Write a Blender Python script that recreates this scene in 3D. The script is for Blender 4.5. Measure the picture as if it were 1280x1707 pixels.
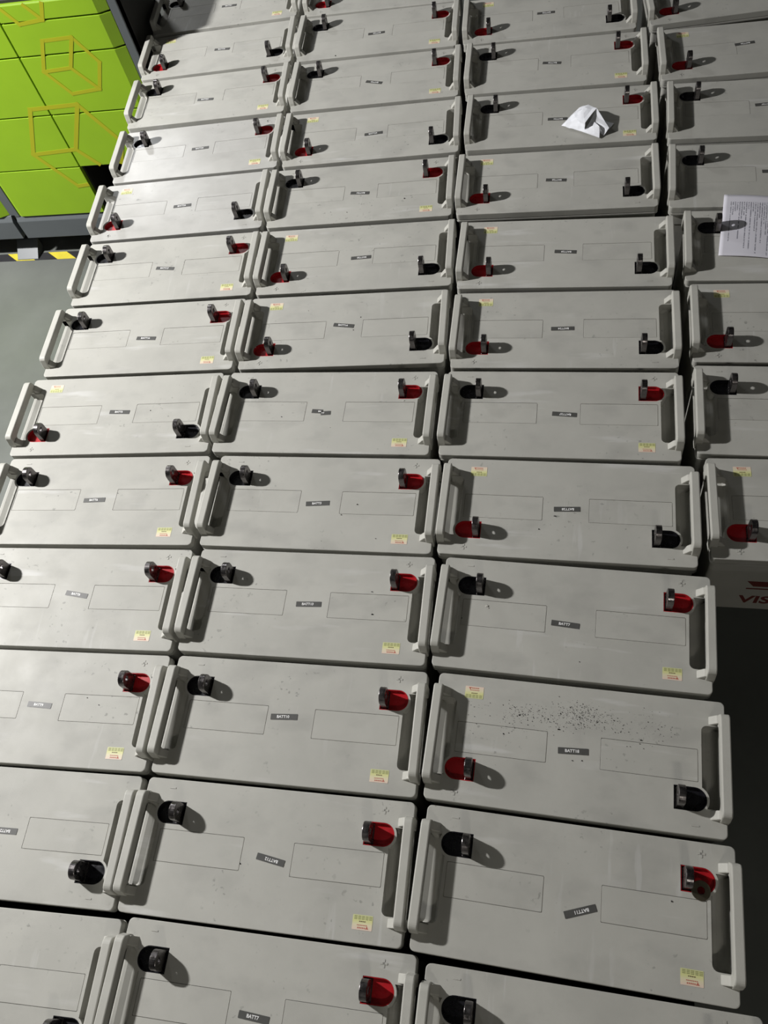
import bpy, bmesh, math, random
from mathutils import Vector, Matrix
random.seed(7)
S = bpy.context.scene
for o in list(bpy.data.objects): bpy.data.objects.remove(o)
COL = S.collection
R_ = math.radians

# ---------------- camera, exposure, lights ----------------
S.view_settings.view_transform = 'Standard'; S.view_settings.look = 'None'
S.view_settings.gamma = 1; S.view_settings.use_curve_mapping = False
S.view_settings.exposure = 0.0
LID = 0.872                       # height of the battery tops above the floor
BH = 0.248                        # battery height
cd = bpy.data.cameras.new('camera'); cam = bpy.data.objects.new('camera', cd); COL.objects.link(cam)
cd.sensor_fit = 'HORIZONTAL'; cd.sensor_width = 36; cd.lens = 1400.04/1280*36; cd.clip_start = .02
RT = Vector((0.98094303, 0.10888883, -0.16091614)); DN = Vector((0.01609666, -0.87090019, -0.49119625)); FW = Vector((-0.19362768, 0.47924532, -0.85605622))
m = Matrix((RT, -DN, -FW)).transposed().to_4x4(); m.translation = Vector((0, 0, LID+1.5738))
cam.matrix_world = m; S.camera = cam
w = bpy.data.worlds.new('world'); S.world = w; w.use_nodes = True
w.node_tree.nodes['Background'].inputs[0].default_value = (.8, .9, 1, 1)
w.node_tree.nodes['Background'].inputs[1].default_value = 0.02
CEIL = 3.10
# x, y, watts, size x, size y, colour
LAMPS = [(-3.40, 1.42, 290, .26, .14, (1, .985, .975), 'white ceiling light panel nearest the left edge of the batteries'),
         (-2.95, 5.0, 46, .60, .30, (.97, .98, 1), 'white ceiling light panel above the green cabinets'),
         (.35, -2.6, 24, .40, .16, (1, .95, .86), 'white ceiling light panel behind the front battery row')]

# ---------------- helpers ----------------
def tag(o, label=None, cat=None, group=None, kind=None):
    for k, v in (('label', label), ('category', cat), ('group', group), ('kind', kind)):
        if v: o[k] = v
    return o
def empty(name, loc=(0, 0, 0), rz=0):
    o = bpy.data.objects.new(name, None); COL.objects.link(o); o.location = loc; o.rotation_euler = (0, 0, rz)
    o.empty_display_size = .05; return o
def mesh(name, verts, faces, smooth=False):
    me = bpy.data.meshes.new(name); me.from_pydata([tuple(v) for v in verts], [], faces); me.update()
    bm = bmesh.new(); bm.from_mesh(me); bmesh.ops.recalc_face_normals(bm, faces=bm.faces); bm.to_mesh(me); bm.free()
    if smooth:
        for p in me.polygons: p.use_smooth = True
    return me
def obj(name, me, mat, parent=None, loc=None):
    o = bpy.data.objects.new(name, me); COL.objects.link(o)
    if mat and not me.materials: me.materials.append(mat)
    if parent: o.parent = parent
    if loc: o.location = loc
    return o
class MB:
    def __init__(s): s.v = []; s.f = []
    def add(s, v, f):
        n = len(s.v); s.v += [tuple(p) for p in v]; s.f += [tuple(i+n for i in q) for q in f]; return s
    def box(s, x0, x1, y0, y1, z0, z1):
        v = [(x, y, z) for z in (z0, z1) for y in (y0, y1) for x in (x0, x1)]
        return s.add(v, [(0, 2, 3, 1), (4, 5, 7, 6), (0, 1, 5, 4), (1, 3, 7, 5), (3, 2, 6, 7), (2, 0, 4, 6)])
    def loft(s, loops, cap=True):
        n = len(loops[0]); v = [p for l in loops for p in l]; f = []
        for k in range(len(loops)-1):
            for i in range(n):
                j = (i+1) % n; f.append((k*n+i, k*n+j, (k+1)*n+j, (k+1)*n+i))
        if cap: f += [tuple(range(n))[::-1], tuple(range((len(loops)-1)*n, len(loops)*n))]
        return s.add(v, f)
    def prism(s, poly, a, b, axis):   # poly 2D extruded from a to b along axis
        def P(p, t): return {'x': (t, p[0], p[1]), 'y': (p[0], t, p[1]), 'z': (p[0], p[1], t)}[axis]
        return s.loft([[P(p, a) for p in poly], [P(p, b) for p in poly]])
    def me(s, name, bevel=0, seg=2, smooth=False):
        me = mesh(name, s.v, s.f, smooth)
        if bevel: bev(me, bevel, seg)
        return me
def bev(me, w, seg=2, ang=30):
    bm = bmesh.new(); bm.from_mesh(me); bmesh.ops.remove_doubles(bm, verts=bm.verts, dist=1e-6)
    es = [e for e in bm.edges if len(e.link_faces) == 2 and e.calc_face_angle(0) > R_(ang)]
    bmesh.ops.bevel(bm, geom=es, offset=w, segments=seg, affect='EDGES', profile=.5, clamp_overlap=True)
    bm.to_mesh(me); bm.free()
def arc(cx, cy, r, a0, a1, n):
    return [(cx+r*math.cos(R_(a0+(a1-a0)*i/n)), cy+r*math.sin(R_(a0+(a1-a0)*i/n))) for i in range(n+1)]
def rrect(hx, hy, r, n=5, cx=0, cy=0):
    p = []
    for sx, sy, a in ((1, 1, 0), (-1, 1, 90), (-1, -1, 180), (1, -1, 270)):
        p += arc(cx+sx*(hx-r), cy+sy*(hy-r), r, a, a+90, n)
    return p
def flipx(poly): return [(-x, y) for x, y in poly][::-1]
def boolean(me, cutters):
    base = bpy.data.objects.new('tmp', me); COL.objects.link(base); tmp = [base]
    for c in cutters:
        co = bpy.data.objects.new('tmpc', c); COL.objects.link(co); tmp.append(co)
        mo = base.modifiers.new('b', 'BOOLEAN'); mo.operation = 'DIFFERENCE'; mo.solver = 'EXACT'; mo.object = co
    dg = bpy.context.evaluated_depsgraph_get(); dg.update()
    out = bpy.data.meshes.new_from_object(base.evaluated_get(dg), depsgraph=dg)
    for o in tmp: bpy.data.objects.remove(o)
    out.materials.clear(); return out

# ---------------- materials ----------------
def mat(name, col, rough=.5, metal=0, spec=.5, var=.0, vscale=8, rvar=0, bump=0, bscale=300, rnd=True, coat=0, stretch=(1, 1, 1)):
    m = bpy.data.materials.new(name); m.use_nodes = True; nt = m.node_tree; N = nt.nodes; L = nt.links
    b = N['Principled BSDF']; b.inputs['Base Color'].default_value = (*col, 1); b.inputs['Roughness'].default_value = rough
    b.inputs['Metallic'].default_value = metal; b.inputs['Specular IOR Level'].default_value = spec
    b.inputs['Coat Weight'].default_value = coat
    if var or rvar or bump:
        tc = N.new('ShaderNodeTexCoord'); mp = N.new('ShaderNodeMapping'); L.new(tc.outputs['Object'], mp.inputs['Vector'])
        mp.inputs['Scale'].default_value = stretch
        if rnd:
            oi = N.new('ShaderNodeObjectInfo'); mu = N.new('ShaderNodeMath'); mu.operation = 'MULTIPLY'; mu.inputs[1].default_value = 37
            L.new(oi.outputs['Random'], mu.inputs[0]); L.new(mu.outputs[0], mp.inputs['Location'])
        if var:
            n = N.new('ShaderNodeTexNoise'); n.inputs['Scale'].default_value = vscale; n.inputs['Detail'].default_value = 6
            n.inputs['Roughness'].default_value = .62
            L.new(mp.outputs[0], n.inputs['Vector'])
            r = N.new('ShaderNodeMapRange'); r.inputs[1].default_value = .3; r.inputs[2].default_value = .7
            r.inputs[3].default_value = 1-var; r.inputs[4].default_value = 1+var
            L.new(n.outputs[0], r.inputs[0])
            x = N.new('ShaderNodeMix'); x.data_type = 'RGBA'; x.blend_type = 'MULTIPLY'; x.inputs[0].default_value = 1
            x.inputs[6].default_value = (*col, 1); L.new(r.outputs[0], x.inputs[7]); L.new(x.outputs[2], b.inputs['Base Color'])
        if rvar:
            n = N.new('ShaderNodeTexNoise'); n.inputs['Scale'].default_value = vscale*2.2; n.inputs['Detail'].default_value = 5
            L.new(mp.outputs[0], n.inputs['Vector'])
            r = N.new('ShaderNodeMapRange'); r.inputs[1].default_value = .3; r.inputs[2].default_value = .7
            r.inputs[3].default_value = rough-rvar; r.inputs[4].default_value = rough+rvar
            L.new(n.outputs[0], r.inputs[0]); L.new(r.outputs[0], b.inputs['Roughness'])
        if bump:
            n = N.new('ShaderNodeTexNoise'); n.inputs['Scale'].default_value = bscale; n.inputs['Detail'].default_value = 2
            L.new(mp.outputs[0], n.inputs['Vector'])
            bp = N.new('ShaderNodeBump'); bp.inputs['Strength'].default_value = bump; bp.inputs['Distance'].default_value = .0006
            L.new(n.outputs[0], bp.inputs['Height']); L.new(bp.outputs[0], b.inputs['Normal'])
    return m
def emis(name, col, st):
    m = bpy.data.materials.new(name); m.use_nodes = True; b = m.node_tree.nodes['Principled BSDF']
    b.inputs['Base Color'].default_value = (*col, 1); b.inputs['Emission Color'].default_value = (*col, 1); b.inputs['Emission Strength'].default_value = st
    return m
PL = (.465, .461, .422)
M = dict(
    plastic=mat('battery_plastic', PL,   .50, spec=.22, var=.07, vscale=7, rvar=.09, bump=.25, bscale=900),
    case=mat('battery_case_plastic', (.42, .415, .375), .45, var=.07, vscale=9, bump=.3, bscale=700),
    handle=mat('handle_plastic', (.50, .495, .45), .48, spec=.35, var=.05, vscale=20, bump=.35, bscale=900),
    film=mat('film_covered_plastic', (.46, .456, .43), .45, spec=.3, var=.07, vscale=7, rvar=.09, bump=.9, bscale=26, coat=.12),
    panel=mat('panel_plastic', (.465, .461, .422), .50, spec=.22, var=.05, vscale=9, rvar=.08, bump=.25, bscale=900),
    red=mat('red_epoxy', (.42, .012, .018), .32, var=.15, vscale=40, rvar=.1),
    black=mat('black_epoxy', (.010, .010, .013), .30, var=.2, vscale=40, rvar=.1),
    lug=mat('lead_lug', (.15, .14, .14), .30, metal=.95, var=.25, vscale=45, rvar=.14, bump=.3, bscale=200),
    tagm=mat('name_tag_grey', (.085, .085, .08), .45, var=.08, vscale=80),
    white=mat('white_print', (.85, .85, .84), .5),
    steel=mat('washer_steel', (.16, .14, .10), .4, metal=.8, var=.2, vscale=60),
    floor=mat('floor_epoxy', (.115, .122, .112), .42, spec=.3, var=.16, vscale=2.2, rvar=.1, bump=.2, bscale=30, rnd=False),
    wall=mat('wall_paint', (.12, .12, .12), .8, var=.03, vscale=2, rnd=False),
    ceil=mat('ceiling_paint', (.2, .2, .2), .9),
    green=mat('green_panel', (.225, .385, .008), .5, var=.05, vscale=4, rnd=False),
    charcoal=mat('charcoal_frame', (.085, .095, .10), .4, var=.05, vscale=10, rnd=False),
    dark=mat('dark_panel', (.016, .016, .013), .6),
    darkgap=mat('dark_gap', (.012, .014, .008), .8),
    yellow=mat('yellow_outline_print', (.33, .34, .006), .5),
    deck=mat('deck_steel', (.012, .012, .011), .7),
    brownbox=mat('brown_carton', (.09, .055, .04), .8),
    grit=mat('black_grit', (.012, .011, .010), .9),
    grit2=mat('pale_grit', (.5, .49, .45), .8),
    redprint=mat('red_print', (.13, .022, .016), .6),
)
def add_scuffs(m, amt=.45):
    nt = m.node_tree; N = nt.nodes; L = nt.links; b = N['Principled BSDF']
    src = b.inputs['Base Color'].links[0].from_socket
    tc = N.new('ShaderNodeTexCoord'); oi = N.new('ShaderNodeObjectInfo'); mu = N.new('ShaderNodeMath'); mu.operation = 'MULTIPLY'; mu.inputs[1].default_value = 91
    L.new(oi.outputs['Random'], mu.inputs[0])
    def noise(sc, stretch, rot, lo, hi, det=3):
        mp = N.new('ShaderNodeMapping'); mp.inputs['Scale'].default_value = stretch; mp.inputs['Rotation'].default_value = (0, 0, R_(rot))
        L.new(tc.outputs['Object'], mp.inputs['Vector']); L.new(mu.outputs[0], mp.inputs['Location'])
        n = N.new('ShaderNodeTexNoise'); n.inputs['Scale'].default_value = sc; n.inputs['Detail'].default_value = det; L.new(mp.outputs[0], n.inputs['Vector'])
        r = N.new('ShaderNodeMapRange'); r.inputs[1].default_value = lo; r.inputs[2].default_value = hi; L.new(n.outputs[0], r.inputs[0]); return r.outputs[0]
    def mulm(a, c):
        k = N.new('ShaderNodeMath'); k.operation = 'MULTIPLY'; L.new(a, k.inputs[0])
        if isinstance(c, float): k.inputs[1].default_value = c
        else: L.new(c, k.inputs[1])
        return k.outputs[0]
    def mixc(fac, col, src):
        x = N.new('ShaderNodeMix'); x.data_type = 'RGBA'; L.new(fac, x.inputs[0]); L.new(src, x.inputs[6]); x.inputs[7].default_value = (*col, 1); return x.outputs[2]
    s1 = mulm(mulm(noise(5, (1, 7, 1), 20, .60, .70, 4), noise(4, (1, 1, 1), 0, .50, .62)), amt)
    s2 = mulm(mulm(noise(7, (9, 1, 1), -12, .62, .70, 3), noise(3, (1, 1, 1), 40, .54, .66)), amt*.6)
    d1 = mulm(noise(11, (1, 1.6, 1), 0, .52, .74, 5), .30)
    d2 = mulm(mulm(noise(90, (1, 1, 1), 0, .66, .72, 2), noise(6, (1, 1, 1), 10, .5, .65)), .45)
    c = mixc(d1, (.27, .265, .25), src); c = mixc(s1, (.66, .66, .65), c); c = mixc(s2, (.66, .66, .65), c); c = mixc(d2, (.12, .12, .11), c)
    L.new(c, b.inputs['Base Color'])
add_scuffs(M['plastic']); add_scuffs(M['film'], .3); add_scuffs(M['panel'], .35)
def stripe_sheet():
    m = mat('printed_sheet', (.74, .73, .80), .6); nt = m.node_tree; N = nt.nodes; L = nt.links; b = N['Principled BSDF']
    tc = N.new('ShaderNodeTexCoord'); sp = N.new('ShaderNodeSeparateXYZ'); L.new(tc.outputs['Object'], sp.inputs[0])
    def mth(op, a, c=None):
        n = N.new('ShaderNodeMath'); n.operation = op
        for i, q in enumerate((a, c)):
            if q is None: continue
            if isinstance(q, (int, float)): n.inputs[i].default_value = q
            else: L.new(q, n.inputs[i])
        return n.outputs[0]
    X, Y = sp.outputs[0], sp.outputs[1]
    row = mth('FRACT', mth('MULTIPLY', X, 190.)); line = mth('LESS_THAN', row, .5)          # printed lines run along y
    idx = mth('FLOOR', mth('MULTIPLY', X, 190.))
    nz = N.new('ShaderNodeTexWhiteNoise'); nz.noise_dimensions = '1D'; L.new(idx, nz.inputs['W'])
    end = mth('MULTIPLY', mth('POWER', nz.outputs['Value'], .9), -.17); on = mth('GREATER_THAN', Y, mth('ADD', end, .055))
    top = mth('LESS_THAN', Y, .082); lx = mth('GREATER_THAN', X, -.131)
    n2 = N.new('ShaderNodeTexNoise'); n2.inputs['Scale'].default_value = 260; L.new(tc.outputs['Object'], n2.inputs['Vector'])
    word = mth('GREATER_THAN', n2.outputs[0], .44)
    k = mth('MULTIPLY', mth('MULTIPLY', mth('MULTIPLY', line, on), mth('MULTIPLY', top, lx)), mth('MULTIPLY', word, .75))
    x = N.new('ShaderNodeMix'); x.data_type = 'RGBA'; L.new(k, x.inputs[0]); x.inputs[6].default_value = (.74, .73, .80, 1); x.inputs[7].default_value = (.12, .12, .16, 1)
    L.new(x.outputs[2], b.inputs['Base Color']); return m
def sticker_mat():
    m = mat('sticker_print', (.7, .68, .45), .45); nt = m.node_tree; N = nt.nodes; L = nt.links; b = N['Principled BSDF']
    tc = N.new('ShaderNodeTexCoord'); sp = N.new('ShaderNodeSeparateXYZ'); L.new(tc.outputs['Object'], sp.inputs[0])
    cr = N.new('ShaderNodeValToRGB'); cr.color_ramp.interpolation = 'LINEAR'
    mr = N.new('ShaderNodeMapRange'); mr.inputs[1].default_value = -.0115; mr.inputs[2].default_value = .0115; L.new(sp.outputs[1], mr.inputs[0]); L.new(mr.outputs[0], cr.inputs[0])
    e = cr.color_ramp.elements; e[0].position = 0; e[0].color = (.78, .62, .52, 1); e[1].position = 1; e[1].color = (.62, .64, .34, 1)
    q = e.new(.35); q.color = (.76, .70, .48, 1); q = e.new(.6); q.color = (.70, .70, .32, 1)
    L.new(cr.outputs[0], b.inputs['Base Color']); return m
M['film'].node_tree.nodes['Principled BSDF'].inputs['Coat Roughness'].default_value = .20
M['sheet'] = stripe_sheet(); M['sticker'] = sticker_mat()
M['stk_olive'] = mat('sticker_olive_ink', (.34, .35, .15), .6); M['stk_red'] = mat('sticker_red_ink', (.5, .17, .12), .6); M['stk_dark'] = mat('sticker_dark_ink', (.12, .08, .05), .6)

# ---------------- the setting ----------------
def struct(name, mb, m, bevel=0):
    o = obj(name, mb.me(name, bevel), m); o['kind'] = 'structure'; return o
X0, X1, Y0, Y1 = -4.8, 3.4, -4.2, 6.6
struct('floor', MB().box(X0, X1, Y0, Y1, -.05, 0), M['floor'])
struct('ceiling', MB().box(X0, X1, Y0, Y1, CEIL+.04, CEIL+.1), M['ceil'])
struct('wall_left', MB().box(X0-.1, X0, Y0, Y1, -.05, CEIL+.1), M['wall'])
struct('wall_right', MB().box(X1, X1+.1, Y0, Y1, -.05, CEIL+.1), M['wall'])
struct('wall_back', MB().box(X0, X1, Y1, Y1+.1, -.05, CEIL+.1), M['wall'])
struct('wall_front', MB().box(X0, X1, Y0-.1, Y0, -.05, CEIL+.1), M['wall'])
M['diff'] = emis('diffuser', (1, .98, .95), 2.0)
for i, (x, y, W_, sx, sy, c, lab) in enumerate(LAMPS):
    t = tag(empty('ceiling_light', (x, y, CEIL+.04)), lab, 'lamp')
    obj('housing', MB().box(-sx/2-.03, sx/2+.03, -sy/2-.03, sy/2+.03, -.05, 0).me('housing', .004), M['white'], t)
    obj('diffuser', MB().box(-sx/2, sx/2, -sy/2, sy/2, -.056, -.0505).me('diffuser'), M['diff'], t)
    ld = bpy.data.lights.new('lamp_glow', 'AREA'); ld.shape = 'RECTANGLE'; ld.size = sx; ld.size_y = sy; ld.energy = W_; ld.color = c
    lo = bpy.data.objects.new('lamp_glow', ld); COL.objects.link(lo); lo.parent = t; lo.location = (0, 0, -.062)

# ---------------- platform under the batteries ----------------
t = tag(empty('storage_platform', (0, 0, 0)), 'low black steel platform carrying all the battery rows', 'platform')
dz1 = LID-BH
poly = [(-1.20, -.30), (.27, -.30), (.27, .82), (.82, .82), (.82, 2.80), (.22, 2.80), (.22, 3.02), (-1.36, 3.02), (-1.30, 1.9)]
obj('deck', MB().prism(poly, dz1-.05, dz1-.0005, 'z').me('deck'), M['deck'], t)
for x, y in [(-1.12, -.2), (.2, -.2), (.2, .75), (.74, .9), (.74, 2.7), (-1.24, 2.92), (.15, 2.92), (-1.22, 1.3), (-.5, 1.3)]:
    obj('leg', MB().box(x-.04, x+.04, y-.04, y+.04, 0, dz1-.05).me('leg'), M['deck'], t)

# ---------------- one battery ----------------
HX, HY = .261, .119
TOP = BH
def recess_cutter(s):
    prof = [(.2205, .30), (.2205, .238), (.2220, .2305), (.2265, .2255), (.233, .2235), (.243, .2248), (.253, .2290), (.30, .2345), (.30, .30)]
    n = 8; hy = .0725; r = .010
    ys = [(-hy+r-r*math.cos(R_(90*i/4)), r-r*math.sin(R_(90*i/4))) for i in range(5)]
    loops = []
    for y, k in ys: loops.append([(x+(k if x < .25 else 0), y, z+(k*.6 if z < .2385 and x < .24 else 0)) for x, z in prof])
    for y, k in reversed(ys): loops.append([(x+(k if x < .25 else 0), -y, z+(k*.6 if z < .2385 and x < .24 else 0)) for x, z in prof])
    mb = MB().loft(loops); me = mb.me('c')
    boss = MB().prism(arc(.2085, .0585, .0245, 0, 360, 28)[:-1], .15, .35, 'z').me('c2')
    out = boolean(me, [boss])
    if s < 0:
        out.transform(Matrix.Scale(-1, 4, (1, 0, 0))); out.flip_normals()
    return out
def dpoly(g=0, n=14):
    r = .0205+g; x0 = .1735-g
    return [(x0, .0585-r)] + arc(.2085, .0585, r, -90, 90, n) + [(x0, .0585+r)]
def rr3(hx, hy, r, z): return [(x, y, z) for x, y in rrect(hx, hy, r, 5)]
lv = [(.190, .004), (.2235, .004), (.2240, -.0005), (.2280, -.0005), (.2285, .0022), (.2305, .0022), (.2310, 0), (.2466, 0), (.2476, .0004), (.2480, .0014)]
lid = MB().loft([rr3(HX-i, HY-i, .009, z) for z, i in lv]).me('lid')
PAN = (.0483, .2140, .0280)
cut = [recess_cutter(1), recess_cutter(-1)]
for s in (1, -1):
    d = dpoly(); d = d if s > 0 else flipx(d)
    cut.append(MB().prism(d, .2375, .30, 'z').me('c'))
    cx = s*(PAN[0]+PAN[1])/2; hx = (PAN[1]-PAN[0])/2+.0007
    cut.append(MB().prism(rrect(hx, PAN[2]+.0007, .0015, 2, cx, 0), .2462, .30, 'z').me('c'))
lid = boolean(lid, cut)
# embossed plus and minus
mb = MB()
def bar(x, y, hx, hy): mb.prism(rrect(hx, hy, min(hx, hy)*.4, 2, x, y), TOP-.0005, TOP+.0007, 'z')
for hx, hy in ((.0065, .0018),): bar(.2065, .1005, hx, hy); bar(.2065, .1005, hy, hx); bar(-.2085, .1025, hx, .0013)
bm = bmesh.new(); bm.from_mesh(lid); m2 = mb.me('x'); bm.from_mesh(m2); bm.to_mesh(lid); bm.free()
case = MB().loft([rr3(HX-i, HY-i, .010, z) for z, i in ((0, .008), (.003, .0055), (.1898, .0055))]).me('case')
# handle: upright frame at the end of the lid (built at +x)
def handle_me():
    n = 6
    out = [(-.091, .225), (-.091, .262)] + [(-.091+.0, .262)][:0]
    ro = .020; zt = TOP+.034
    O = [(-.0925, .226), (-.0925, .256)] + arc(-.078, zt-.012, .012, 150, 90, 4) + arc(.078, zt-.012, .012, 90, 30, 4) + [(.0925, .256), (.0925, .226)]
    I = [(-.0725, .226), (-.0725, .250)] + arc(-.0625, zt-.0215-.0075, .0075, 165, 90, 4) + arc(.0625, zt-.0215-.0075, .0075, 90, 15, 4) + [(.0725, .250), (.0725, .226)]
    N = len(O); v = []; f = []
    xa, xb = .2475, .2645
    for x in (xa, xb):
        for p in O: v.append((x, p[0], p[1]))
        for p in I: v.append((x, p[0], p[1]))
    A, B = 0, 2*N
    for i in range(N-1):
        f.append((A+i, A+i+1, A+N+i+1, A+N+i)); f.append((B+i, B+N+i, B+N+i+1, B+i+1))
        f.append((A+i, B+i, B+i+1, A+i+1)); f.append((A+N+i, A+N+i+1, B+N+i+1, B+N+i))
    f.append((A, A+N, B+N, B)); f.append((A+N-1, B+N-1, B+2*N-1, A+2*N-1))
    mb = MB().add(v, f); me = mb.me('h', .0022, 2)
    # foot gussets running inboard onto the lid
    g = MB()
    for s in (-1, 1):
        pr = [(.2300, .244), (.2500, .244), (.2500, .264), (.2440, .262)]
        g.prism(pr, s*.0745, s*.0900, 'y')
    gm = g.me('g', .0015, 2)
    bm = bmesh.new(); bm.from_mesh(me); bm.from_mesh(gm); bm.to_mesh(me); bm.free(); return me
H1 = handle_me(); H2 = H1.copy(); H2.transform(Matrix.Scale(-1, 4, (1, 0, 0))); H2.flip_normals()
def lug_me():
    r = .0165; zc = TOP+.0245; outer = [(-r, .2393), ] + arc(0, zc, r, 180, 0, 16) + [(r, .2393)]
    rh = .0056; k = len(outer); hole = []
    # ring of hole points matched to outer points
    for p in outer:
        a = math.atan2(p[1]-zc, p[0]); hole.append((rh*math.cos(a), zc+rh*math.sin(a)))
    xa, xb = .1772, .1893; v = []; f = []
    for x in (xa, xb):
        v += [(x, .0585+p[0], p[1]) for p in outer]; v += [(x, .0585+p[0], p[1]) for p in hole]
    B = 2*k
    for i in range(k):
        j = (i+1) % k
        f += [(i, j, k+j, k+i), (B+i, B+k+i, B+k+j, B+j), (i, B+i, B+j, j), (k+i, k+j, B+k+j, B+k+i)]
    me = MB().add(v, f).me('lug', .0009, 2)
    base = MB().box(.1757, .1905, .0585-.0180, .0585+.0180, .2390, .2425).me('b', .0006)
    bm = bmesh.new(); bm.from_mesh(me); bm.from_mesh(base); bm.to_mesh(me); bm.free(); return me
G1 = lug_me(); G2 = G1.copy(); G2.transform(Matrix.Scale(-1, 4, (1, 0, 0))); G2.flip_normals()
def cup_me(s):
    o = dpoly(-.0003); i = dpoly(-.0015); z0, z1, z2 = .2376, .2390, .2474
    mb = MB(); L3 = lambda p, z: [(x, y, z) for x, y in p]
    mb.loft([L3(o, z0), L3(o, z2), L3(i, z2), L3(i, z1)]); me = mb.me('cup')
    if s < 0: me.transform(Matrix.Scale(-1, 4, (1, 0, 0))); me.flip_normals()
    return me
C1_, C2_ = cup_me(1), cup_me(-1)
def panel_me(s):
    cx = s*(PAN[0]+PAN[1])/2; hx = (PAN[1]-PAN[0])/2
    return MB().loft([[(x, y, z) for x, y in rrect(hx-i, PAN[2]-i, .0015, 2, cx, 0)] for z, i in ((.2463, 0), (.2476, 0), (.2479, .0003))]).me('panel')
P1, P2 = panel_me(1), panel_me(-1)
STK = MB().prism(rrect(.0175, .0118, .001, 2), 0, .0003, 'z').me('warning_sticker')
def ink(rects, name):
    mb = MB()
    for x0, x1, y0, y1 in rects: mb.box(x0, x1, y0, y1, .0003, .00045)
    return mb.me(name)
r1 = [(-.0150+.0065*k+.0004*(k % 2), -.0150+.0065*k+.0052, .0103-.0022*j-.0014, .0103-.0022*j) for j in range(3) for k in range(5)]
OL = ink(r1, 'small_print'); 
DK = ink([(-.006+.003*k, -.006+.003*k+.0022, .0008, .0024) for k in range(4)], 'small_print')
tri = MB().prism([(.0055, -.0098), (.0115, -.0098), (.0085, -.0050)], .0003, .00045, 'z')
for k in range(5): tri.box(-.008+.0028*k, -.008+.0028*k+.002, -.0095, -.0072, .0003, .00045)
for k in range(7): tri.box(-.009+.0026*k, -.009+.0026*k+.002, -.0050, -.0036, .0003, .00045)
RD = tri.me('red_print')
NT = MB().prism(rrect(.0272, .0058, .0006, 1), 0, .0005, 'z').me('name_tag')
_tx = {}
def text_me(s, size, depth=.0002, name='lettering'):
    if (s, size) in _tx: return _tx[(s, size)]
    c = bpy.data.curves.new('t', 'FONT'); c.body = s; c.size = size; c.align_x = 'CENTER'; c.align_y = 'CENTER'; c.extrude = depth; c.offset = size*.028; c.resolution_u = 3
    o = bpy.data.objects.new('tt', c); COL.objects.link(o); dg = bpy.context.evaluated_depsgraph_get(); dg.update()
    me = bpy.data.meshes.new_from_object(o.evaluated_get(dg), depsgraph=dg); bpy.data.objects.remove(o)
    me.name = name; me.materials.clear(); _tx[(s, size)] = me; return me

proto = empty('battery')
obj('case', case, M['case'], proto)
obj('lid', lid, M['plastic'], proto)
obj('carry_handle', H1, M['handle'], proto); obj('carry_handle', H2, M['handle'], proto)
o = obj('terminal_cup', C1_, M['red'], proto); o['label'] = 'red positive terminal cup'
o = obj('terminal_cup', C2_, M['black'], proto); o['label'] = 'black negative terminal cup'
obj('terminal_lug', G1, M['lug'], proto); obj('terminal_lug', G2, M['lug'], proto)
obj('vent_panel', P1, M['panel'], proto); obj('vent_panel', P2, M['panel'], proto)
s = obj('warning_sticker', STK, M['sticker'], proto, (.1900, -.0865, TOP+.0001)); s['label'] = 'small yellow warning sticker'
for me_, mt in ((OL, 'stk_olive'), (DK, 'stk_dark'), (RD, 'stk_red')): obj('sticker_print', me_, M[mt], s)
def copy_tree(o, parent=None):
    c = o.copy(); COL.objects.link(c); c.parent = parent
    for ch in list(o.children): copy_tree(ch, c)
    return c

POS = {'B13':(-0.4679,-0.0822,-0.76),'B12':(-0.4929,0.1619,-0.74),'B11':(-0.4913,0.4085,-0.83),'B10':(-0.4962,0.6577,-0.63),'B9':(-0.5040,0.9040,-0.81),'B8':(-0.5299,1.1528,-0.77),'B7':(-0.5185,1.4089,1.08),'B6':(-0.5195,1.6598,1.15),'B5':(-0.5372,1.9137,1.45),'B4':(-0.5361,2.1695,1.89),'B3':(-0.5536,2.4243,1.56),'B2':(-0.5749,2.6780,1.08),'B1':(-0.5872,2.9257,0.35),'A13':(-0.9990,-0.0886,.9),'A12':(-1.0258,0.1616,.6),'A11':(-1.0291,0.4069,.8),'A10':(-1.0364,0.6536,0.9),'A9':(-1.0498,0.9017,1.2),'A8':(-1.0677,1.1498,1.6),'A7':(-1.0577,1.3985,1.72),'A6':(-1.0578,1.6479,2.02),'A5':(-1.0762,1.8995,2.7),'A4':(-1.0770,2.1501,3.0),'A3':(-1.1001,2.4094,3.0),'A2':(-1.1203,2.6628,3.3),'A1':(-1.1445,2.9189,3.4),'C12':(0.0670,-0.1041,-2.16),'C11':(0.0467,0.1443,-3.0),'C10':(0.0490,0.3917,-3.1),'C9':(0.0436,0.6424,-3.2),'C8':(0.0328,0.8939,-2.0),'C7':(0.0157,1.1425,-1.61),'C6':(0.0240,1.3919,-1.3),'C5':(0.0233,1.6444,-1.6),'C4':(0.0013,1.9166,-0.65),'C3':(0.0096,2.1767,-0.7),'C2':(-0.0076,2.4319,-0.14),'C1':(-0.0300,2.6837,0.86),'D8':(0.5790,0.9005,-1.23),'D7':(0.5698,1.1447,-2.2),'D6':(0.5768,1.3942,-1.85),'D5':(0.5769,1.6402,-2.6),'D4':(0.5537,1.8922,-2.9),'D3':(0.5634,2.1596,-2.3),'D2':(0.5525,2.4280,0.52),'D1':(0.5258,2.7112,4.2)}
FLIP = set('A2 A5 A8 A12 A13 B1 B4 B6 B7 C1 C4 C5 C6 C8 C10 D1 D2 D6 D8'.split())
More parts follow.
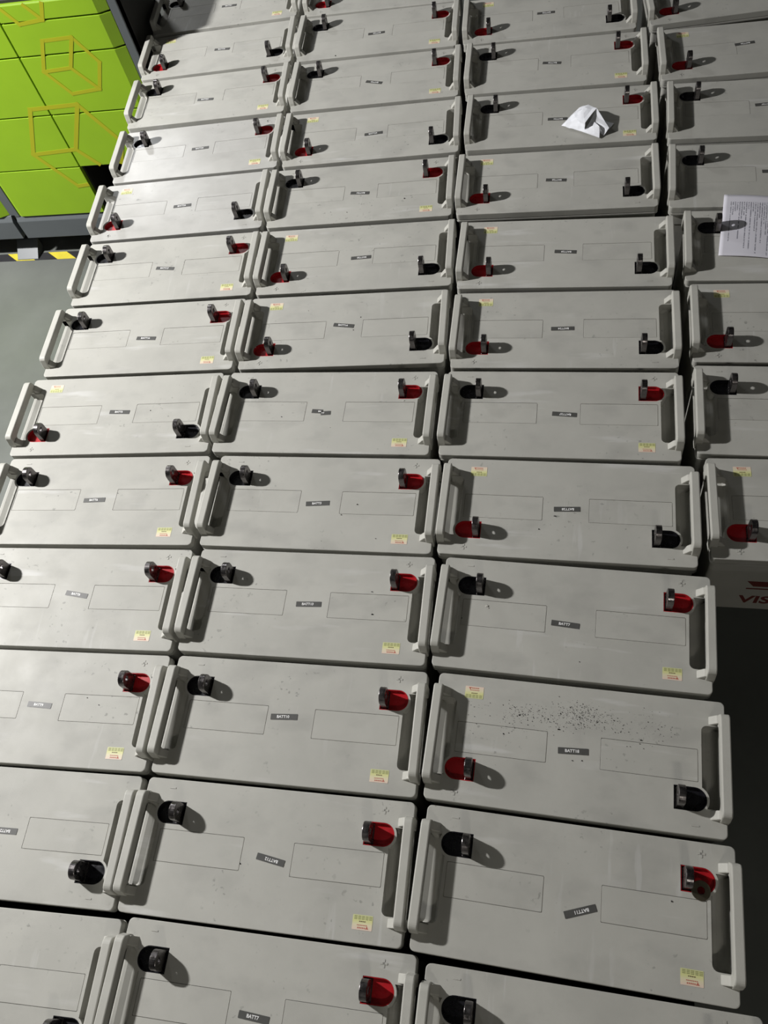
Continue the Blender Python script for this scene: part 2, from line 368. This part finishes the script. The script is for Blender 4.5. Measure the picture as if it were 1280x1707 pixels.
# tag: local x mm, y mm, angle, text, upside-down
TAG = {'A1': (5, 1, -2, 'BATT31', 0), 'A2': (9, 0, -5, 'BATT30', 0), 'A3': (-12, -13, -4, 'BATT29', 0), 'A4': (3, 4, 1.7, 'BATT26', 0), 'A5': (4, 0, 1.9, 'BATT24', 0), 'A6': (-5.5, .5, -7, 'BATT17', 0), 'A7': (4, -3.5, -3.5, 'BATT16', 0), 'A8': (5.5, 5.7, -2.4, 'BATT5', 0), 'A9': (-5, -1.3, 2.1, 'BATT6', 0), 'A10': (11, 5, -8.2, 'BATT8', 0), 'A11': (-2.8, 1.9, -2.2, 'BATT9', 0), 'A12': (2.2, 0, .4, 'BATT2', 1), 'A13': (0, 0, 1, 'BATT4', 1),
 'B1': (0, 0, 1, 'BATT19', 0), 'B2': (-5, -8, 3.6, 'BATT22', 1), 'B3': (-4, -13, -16.4, 'BATT23', 1), 'B4': (6, -5, 4.4, 'BATT24', 0), 'B5': (-2, -4, -5, 'BATT21', 1), 'B6': (15, -3, 2.3, 'BATT20', 1), 'B7': (-1, 12, -8.2, 'BATT14', 0), 'B9': (-5, -4, 4.2, 'BATT3', 0), 'B10': (4.5, -.7, 2.2, 'BATT13', 0), 'B11': (-12.8, 8.9, 3.3, 'BATT10', 0), 'B12': (8.5, -4.3, -8.9, 'BATT12', 1), 'B13': (-1.4, -4, -3.8, 'BATT7', 0),
 'C1': (-7, 8, .2, 'BATT32', 1), 'C2': (-8, 0, -6.5, 'BATT33', 1), 'C3': (-6, -7, -2.6, 'BATT34', 1), 'C4': (1, -1, -4.4, 'BATT25', 1), 'C5': (5, 2, -3.9, 'BATT29', 1), 'C6': (-1, 0, 1, 'BATT24', 1), 'C7': (13, -2, -3.2, 'BATT27', 1), 'C8': (2.6, 1, 2.8, 'BATT28', 1), 'C9': (-9.8, -7.8, -3, 'BATT7', 0), 'C10': (-.4, -1.9, 3.4, 'BATT18', 0), 'C11': (14.5, -17.3, 20.5, 'BATT11', 1), 'C12': (0, 0, 2, 'BATT15', 0),
 'D1': (0, 5, 0, 'BATT35', 1), 'D2': (-24, 18, 6.3, 'BATT36', 1), 'D3': (-7, 9, 5, 'BATT37', 1), 'D4': (-6, 8, 0, 'BATT38', 1), 'D5': (0, 0, 0, 'BATT39', 1), 'D6': (0, 0, 0, 'BATT40', 1), 'D7': (0, 0, 0, 'BATT41', 1), 'D8': (0, 0, 0, 'BATT42', 1)}
COLN = {'A': 'leftmost', 'B': 'second', 'C': 'third', 'D': 'rightmost'}
NROW = {'A': 13, 'B': 13, 'C': 12, 'D': 8}
ORD = ['', 'first', 'second', 'third', 'fourth', 'fifth', 'sixth', 'seventh', 'eighth', 'ninth', 'tenth', 'eleventh', 'twelfth', 'thirteenth']
SPECIAL = {'C10': 'grey battery strewn with black grit, red terminal at lower left, tag BATT18',
           'C11': 'grey battery with a loose washer on its red terminal and a crooked BATT11 tag',
           'C3': 'grey battery with the crumpled white paper lying on it, red terminal upper right',
           'D8': 'nearest grey battery of the rightmost column, its shaded front face with red print showing',
           'B12': 'grey battery in the second column from left with tilted upside-down BATT12 tag',
           'B8': 'grey battery in second column whose small name tag is torn in two',
           'D5': 'grey battery in rightmost column half covered by the printed paper sheet'}
bats = {}
first = True
for n in sorted(POS, key=lambda k: (k[0], int(k[1:]))):
    x, y, a = POS[n]
    b = proto if first else copy_tree(proto); first = False
    bats[n] = b; b['_k'] = n
for n, b in bats.items():
    x, y, a = POS[n]; del b['_k']
    fl = n in FLIP
    b.location = (x, y, LID-BH); b.rotation_euler = (0, 0, R_(a+(180 if fl else 0)))
    c = n[0]; k = NROW[c]+1-int(n[1:])
    lab = SPECIAL.get(n) or f"grey battery {ORD[k]} from the bottom in the {COLN[c]} column, red terminal at its {'lower left' if fl else 'upper right'}"
    tag(b, lab, 'battery', 'grey batteries laid out in four columns')
    sgn = -1 if fl else 1
    if n in ('A4', 'A5'):
        for ch in b.children:
            if ch.data in (lid, P1, P2): ch.data = ch.data.copy(); ch.data.materials[0] = M['film']
    if n == 'B8':
        for (tx, ty, ta, sx) in ((-.0185, .0005, -3, .50), (.0030, -.0045, 4, .44)):
            me = NT.copy(); me.transform(Matrix.Diagonal((sx, .95, 1, 1))); o = obj('name_tag', me, M['tagm'], b, (tx, ty, TOP+.0001)); o.rotation_euler = (0, 0, R_(ta)); o['label'] = 'torn piece of grey name tag'
            l = obj('lettering', text_me('BA' if tx < -.01 else 'TT', .0062), M['white'], o, (.006 if tx < -.01 else -.007, 0, .0005))
        continue
    tx, ty, ta, s, ud = TAG[n]
    o = obj('name_tag', NT, M['tagm'], b, (sgn*tx/1000, sgn*ty/1000, TOP+.0001))
    o.rotation_euler = (0, 0, R_(ta + (180 if fl else 0) + (180 if ud else 0)))
    o['label'] = f'grey name tag lettered {s}'
    obj('lettering', text_me(s, .0074), M['white'], o, (-.002, 0, .0006))

# print on the nearest battery of the rightmost column (on the side facing the camera)
b = bats['D8']
me = MB().prism([(-.034, .030), (.034, .030), (.018, .006), (-.018, .006)], 0, .0004, 'z').me('emblem')
def onface(o, x, z):   # camera-side face of a flipped battery is its local +y face
    o.rotation_euler = (R_(90), 0, R_(180)); o.location = (x, HY-.0054, z)
o = obj('emblem', me, M['redprint'], b); onface(o, .139, .112)
o = obj('emblem', MB().box(-.03, .03, -.004, .001, 0, .0004).me('emblem_bar'), M['redprint'], b); onface(o, .139, .108)
o = obj('front_lettering', text_me('VISION', .050, name='front_lettering'), M['redprint'], b); onface(o, .095, .050)

# ---------------- green cabinets ----------------
K = 1.345; YF = 1.9744*K
def cabinet(x0, cols, xr, label, right_open):
    """x0 left edge, cols list of (xa, xb) door columns, xr right edge"""
    t = tag(empty('locker_cabinet', ((x0+xr)/2, YF+.3, 0)), label, 'cabinet', 'green locker cabinets')
    cx, cy = (x0+xr)/2, YF+.3
    def part(name, mb, m, bevel=0, parent=t, smooth=False):
        me = mb.me(name, bevel); me.transform(Matrix.Translation((-cx, -cy, 0))); o = obj(name, me, m, parent); return o
    D = .30; HT = 1.097
    zr = [.235, .461, .689, .914, 1.032, 1.092]
    # carcass: back, sides, top, bottom and centre wall
    mb = MB().box(x0, x0+.012, YF+.02, YF+D, .20, HT).box(xr-.012, xr, YF+.022, YF+D, .20, HT).box(x0, xr, YF+D-.012, YF+D, .20, HT)
    mb.box(x0, xr, YF+.02, YF+D, HT-.012, HT).box(x0, xr, YF+.02, YF+D, .20, .232)
    if right_open: mb.box(cols[-1][0]-.01, cols[-1][0]+.004, YF+.02, YF+D, .23, HT)
    mb.box(x0+.012, xr-.012, YF+.03, YF+D-.012, .461, HT-.012)
    part('carcass', mb, M['dark'])
    # front frame strips
    part('side_frame', MB().box(xr-.030, xr, YF+.016, YF+.05, .232, HT), M['charcoal'], .002)
    part('side_frame', MB().box(x0, x0+.022, YF+.006, YF+.05, .232, HT), M['charcoal'], .002)
    # base fascia with a fold
    pr = [(YF+.012, .236), (YF-.002, .212), (YF-.002, .122), (YF+.03, .122), (YF+.03, .236)]
    part('base_fascia', MB().prism(pr, x0, xr-.02, 'x'), M['charcoal'], .0015)
    part('base_frame', MB().box(x0+.06, xr-.06, YF+.14, YF+D-.03, 0, .21), M['dark'])
    g = .0030
    for ci, (xa, xb) in enumerate(cols):
        for ri in range(len(zr)-1):
            if right_open and ci == len(cols)-1 and ri == 0: continue
            za, zb = zr[ri]+g, zr[ri+1]-g
            last = ci == len(cols)-1; fst = ci == 0
            A, B = xa+g, xb-g
            P = [(A, YF+.02), (B, YF+.02)]
            if last: P += [(B, YF+.016), (B-.038, YF)]
            else: P += [(B, YF)]
            if fst: P += [(A+.012, YF), (A, YF+.006)]
            else: P += [(A, YF)]
            part('locker_door', MB().prism(P, za, zb, 'z'), M['green'], .0012)
    return t, part
cabR, partR = cabinet(-2.2735, [(-2.250, -1.849), (-1.849, -1.446)], -1.418, 'green locker cabinet with yellow cube outlines standing right beside the batteries', True)
cabL, partL = cabinet(-3.14, [(-3.115, -2.705), (-2.705, -2.297)], -2.2745, 'green locker cabinet cut off by the left edge of the photo', False)
partR('bay_carton', MB().box(-1.60, -1.47, YF+.10, YF+.25, .2325, .40), M['brownbox'], .003)
def cube(part, P1, P2, P3, P4, P5, P6, P0, w, segs=None):
    mb = MB()
    segs = segs or [(P1, P2), (P2, P3), (P3, P4), (P4, P5), (P5, P6), (P6, P1), (P0, P6), (P0, P2), (P0, P4)]
    for a, b in segs:
        zm = 1.086/K
        if a[1] > b[1]: a, b = b, a
        if a[1] > zm: continue
        if b[1] > zm: k = (zm-a[1])/(b[1]-a[1]); b = (a[0]+(b[0]-a[0])*k, zm)
        a = Vector(a)*K; b = Vector(b)*K; d = (b-a).normalized(); n = Vector((-d.y, d.x))*w/2; a = a-d*w*.45; b = b+d*w*.45
        i = len(mb.v)//8; mb.prism([tuple(a+n), tuple(a-n), tuple(b-n), tuple(b+n)], YF-.0008-.00006*i, YF-.0002, 'y')
    part('cube_outline', mb, M['yellow'])
def off(P0, k): return dict(P0=P0, P1=(P0[0]-.040*k, P0[1]+.076*k), P2=(P0[0]+.043*k, P0[1]+.078*k), P3=(P0[0]+.086*k, P0[1]+.008*k), P4=(P0[0]+.051*k, P0[1]-.064*k), P5=(P0[0]-.032*k, P0[1]-.071*k), P6=(P0[0]-.080*k, P0[1]-.004*k))
cube(partR, w=.013, **off((-1.247, .641), 1))
q = off((-1.357, .402), 1.75)
cube(partR, w=.016, **q, segs=[(q['P1'], q['P2']), (q['P2'], q['P3']), (q['P5'], q['P6']), (q['P6'], q['P1']), (q['P0'], q['P6']), (q['P0'], q['P2']),
     (q['P0'], (-1.3100, .349)), (q['P3'], (-1.239, .349)), (q['P5'], (-1.3815, .281))])
cube(partR, w=.013, **off((-1.298, .82), .8))
cube(partL, w=.016, **off((-1.86, .62), 1.3))
# wedge foot and floor tape
t = tag(empty('foot_ramp', (-2.345, YF, 0)), 'small grey sloped foot plate on the floor in front of the green cabinets', 'foot plate')
v = [(-.050, -.003, 0), (.054, -.003, 0), (.054, .075, 0), (-.050, .075, 0), (-.050, .068, .056), (.054, .068, .056), (.054, .075, .056), (-.050, .075, .056), (-.05, -.003, .004), (.054, -.003, .004)]
f = [(0, 1, 2, 3), (0, 8, 9, 1), (8, 4, 5, 9), (4, 7, 6, 5), (3, 2, 6, 7), (1, 9, 5, 6, 2), (0, 3, 7, 4, 8)]
obj('ramp_plate', MB().add(v, f).me('ramp_plate', .0012), M['charcoal'], t)
M['tape_b'] = mat('black_tape', (.02, .02, .022), .5, var=.2, vscale=30); M['tape_y'] = mat('yellow_tape', (.52, .44, .04), .5, var=.12, vscale=20)
t = tag(empty('hazard_tape', (-2.3, YF+.012, 0)), 'yellow and black striped floor tape running along the foot of the cabinets', 'tape')
ty0, ty1 = -.020, .026
obj('black_tape', MB().box(-1.4, .80, ty0, ty1, .0002, .0008).me('black_tape'), M['tape_b'], t)
mb = MB()
for k in range(-6, 4):
    x = .105+.205*k
    mb.prism([(x, ty0), (x+.092, ty0), (x+.030, ty1), (x-.062, ty1)], .0008, .0012, 'z')
obj('yellow_stripes', mb.me('yellow_stripes'), M['tape_y'], t)

# ---------------- loose things ----------------
# printed sheet lying over two batteries of the rightmost column
nx, ny = 30, 22; wx, wy = .297, .214; v = []; f = []
for j in range(ny+1):
    for i in range(nx+1):
        u, q = i/nx, j/ny; x = (u-.5)*wx; y = (q-.5)*wy
        z = .0010 + .0035*math.sin(u*5.2+.4)**2*(1-.4*q) + .005*(max(0, u-.8)/.2)**2 + .0022*math.exp(-((q-.72)/.06)**2)
        v.append((x, y, z))
for j in range(ny):
    for i in range(nx):
        a = j*(nx+1)+i; f.append((a, a+1, a+nx+2, a+nx+1))
me = mesh('printed_sheet', v, f, True)
pa = obj('printed_sheet', me, M['sheet'], None, (.5540, 1.6945, LID+.0005)); pa.rotation_euler = (0, 0, R_(-8.2))
mo = pa.modifiers.new('s', 'SOLIDIFY'); mo.thickness = .00025; mo.offset = 1
tag(pa, 'white printed paper sheet lying across two batteries at the right edge', 'paper')
# crumpled paper
M['trash'] = mat('crumpled_paper', (.90, .92, .97), .7, var=.06, vscale=60)
P = {'tip': (.0148, 2.1362, .003), 'tl': (.0632, 2.1927, .016), 'tm': (.088, 2.176, .034), 'tr': (.1095, 2.149, .040), 'in': (.0773, 2.098, .034), 'ib': (.0782, 2.1013, .010),
     'fb': (.117, 2.0706, .004), 'ft': (.1163, 2.0934, .024), 'fm': (.0960, 2.1244, .026), 'sr': (.1429, 2.0944, .015), 'sb': (.1286, 2.0803, .003), 'gr': (.1569, 2.1314, .001), 'gb': (.10, 2.12, .001), 'm1': (.046, 2.158, .020), 'm2': (.056, 2.128, .026), 'm3': (.072, 2.158, .034), 'lb': (.045, 2.116, .004), 'rb': (.115, 2.150, .008)}
ks = list(P); I = {k: i for i, k in enumerate(ks)}
F = [('tip', 'm1', 'tl'), ('tip', 'm2', 'm1'), ('m1', 'm3', 'tl'), ('tl', 'm3', 'tm'), ('m3', 'tr', 'tm'), ('m1', 'm2', 'm3'), ('m2', 'in', 'm3'), ('m3', 'in', 'tr'), ('tip', 'lb', 'm2'), ('lb', 'ib', 'm2'), ('m2', 'ib', 'in'),
     ('ib', 'fb', 'ft'), ('ib', 'ft', 'fm'), ('lb', 'fb', 'ib'), ('fm', 'sr', 'tr'), ('fm', 'sb', 'sr'), ('ft', 'sb', 'fm'), ('gb', 'gr', 'rb'), ('tr', 'sr', 'rb'), ('gb', 'sb', 'gr')]
cx, cy = .085, 2.13
bm = bmesh.new(); vs = [bm.verts.new((P[k][0]-cx, P[k][1]-cy, P[k][2])) for k in ks]
for q in F:
    try: bm.faces.new([vs[I[k]] for k in q])
    except ValueError: pass
bmesh.ops.subdivide_edges(bm, edges=bm.edges, cuts=2, use_grid_fill=True)
rr = random.Random(3)
for vv in bm.verts:
    vv.co.x += rr.uniform(-.0008, .0008); vv.co.y += rr.uniform(-.0008, .0008); vv.co.z = max(.0008, vv.co.z+rr.uniform(-.0014, .0014))
bmesh.ops.recalc_face_normals(bm, faces=bm.faces)
me = bpy.data.meshes.new('crumpled_paper'); bm.to_mesh(me); bm.free()
o = obj('crumpled_paper', me, M['trash'], None, (cx, cy, LID)); mo = o.modifiers.new('s', 'SOLIDIFY'); mo.thickness = .0004
tag(o, 'crumpled white paper scrap lying on a battery in the third column', 'paper scrap')
# washer leaning on the red terminal cup
N_ = 28; v = []; f = []
for k, (r, z) in enumerate(((.0062, 0), (.0155, 0), (.0158, .0006), (.0155, .0022), (.0062, .0022), (.0060, .0011))):
    for i in range(N_): a = 2*math.pi*i/N_; v.append((r*math.cos(a), r*math.sin(a), z))
for k in range(6):
    for i in range(N_):
        j = (i+1) % N_; kk = (k+1) % 6; f.append((k*N_+i, k*N_+j, kk*N_+j, kk*N_+i))
o = obj('washer', mesh('washer', v, f, False), M['steel'], None, (.2535, .1765, LID+.0016)); o.rotation_euler = (R_(6), R_(7), 0)
tag(o, 'dark steel washer lying half over the red terminal cup of the BATT11 battery', 'washer')
# grit
def grit(name, pts, m, label):
    mb = MB(); rg = random.Random(11)
    ox, oy = pts[0][0], pts[0][1]
    for x, y, s in pts:
        k = rg.randint(4, 6); a0 = rg.uniform(0, 6.28); e = rg.uniform(.35, 1)
        lo = [(x-ox+s*math.cos(a0+6.283*i/k)*rg.uniform(.6, 1), y-oy+s*e*math.sin(a0+6.283*i/k)*rg.uniform(.6, 1)) for i in range(k)]
        h = min(s*.6, .0015)
        mb.loft([[(p[0], p[1], .0) for p in lo], [((p[0]-(x-ox))*.6+x-ox, (p[1]-(y-oy))*.6+y-oy, h) for p in lo]])
    o = obj(name, mb.me(name), m, None, (ox, oy, LID+.0001)); tag(o, label, 'grit', kind='stuff'); return o
rg = random.Random(5); pts = []
cl = [(-.06, .455, 50), (-.041, .45, 40), (-.015, .46, 34), (.019, .458, 40), (.045, .468, 60), (.068, .465, 60), (.06, .453, 60), (.097, .459, 30), (.079, .443, 36), (.134, .439, 34), (.169, .417, 18), (.203, .437, 30), (.178, .461, 22), (-.122, .459, 14), (-.075, .433, 18), (-.052, .423, 14), (.023, .428, 16), (.026, .5, 8), (-.136, .42, 8), (.05, .44, 60), (0, .447, 40), (.1, .445, 40)]
for x, y, n in cl:
    for i in range(n):
        px, py = x+rg.gauss(0, .015), y+rg.gauss(0, .009)
        if not (-.19 < px < .24 and .37 < py < .500): continue
        pts.append((px, py, rg.choice([.0005, .0006, .0007, .0009, .0012])))
pts += [(.0227, .428, .003), (.168, .418, .0032), (.047, .373, .002), (.064, .374, .0018), (-.078, .413, .0018), (.06, .453, .002), (-.05, .45, .0022)]
grit('black_grit', pts, M['grit'], 'fine black grit scattered over the top of the BATT18 battery')
pts = [(x, y, s) for (x, y), s in zip([(-0.703, 2.567), (-0.409, 1.877), (-0.567, 1.834), (-0.614, 1.838), (-0.479, 1.447), (-0.493, 1.405), (-0.621, 1.474), (-0.51, 1.106), (-0.635, 1.138), (-0.418, 0.899), (-0.451, 0.872), (-0.367, 0.815), (-0.354, 0.64), (-0.36, 0.69), (0.011, 0.878), (-0.022, 0.846), (.207, .156), (-.9, .417), (-.54, .146), (-.17, .64), (.06, .56), (-1.0, .92), (-.93, .43), (-.98, 1.16)], [.003, .003, .002, .0015, .002, .002, .0015, .0015, .002, .0025, .0025, .002, .003, .003, .004, .0025, .002, .002, .002, .0015, .0015, .0015, .0015, .0015])]
grit('dark_specks', pts, M['grit'], 'sparse dark dirt specks on the tops of the other batteries')
grit('pale_crumbs', [(-.121, .668, .0045), (-.342, 1.183, .003), (-.118, .664, .002), (.42, 1.80, .002)], M['grit2'], 'few pale crumbs on the battery tops')
bpy.context.view_layer.update()
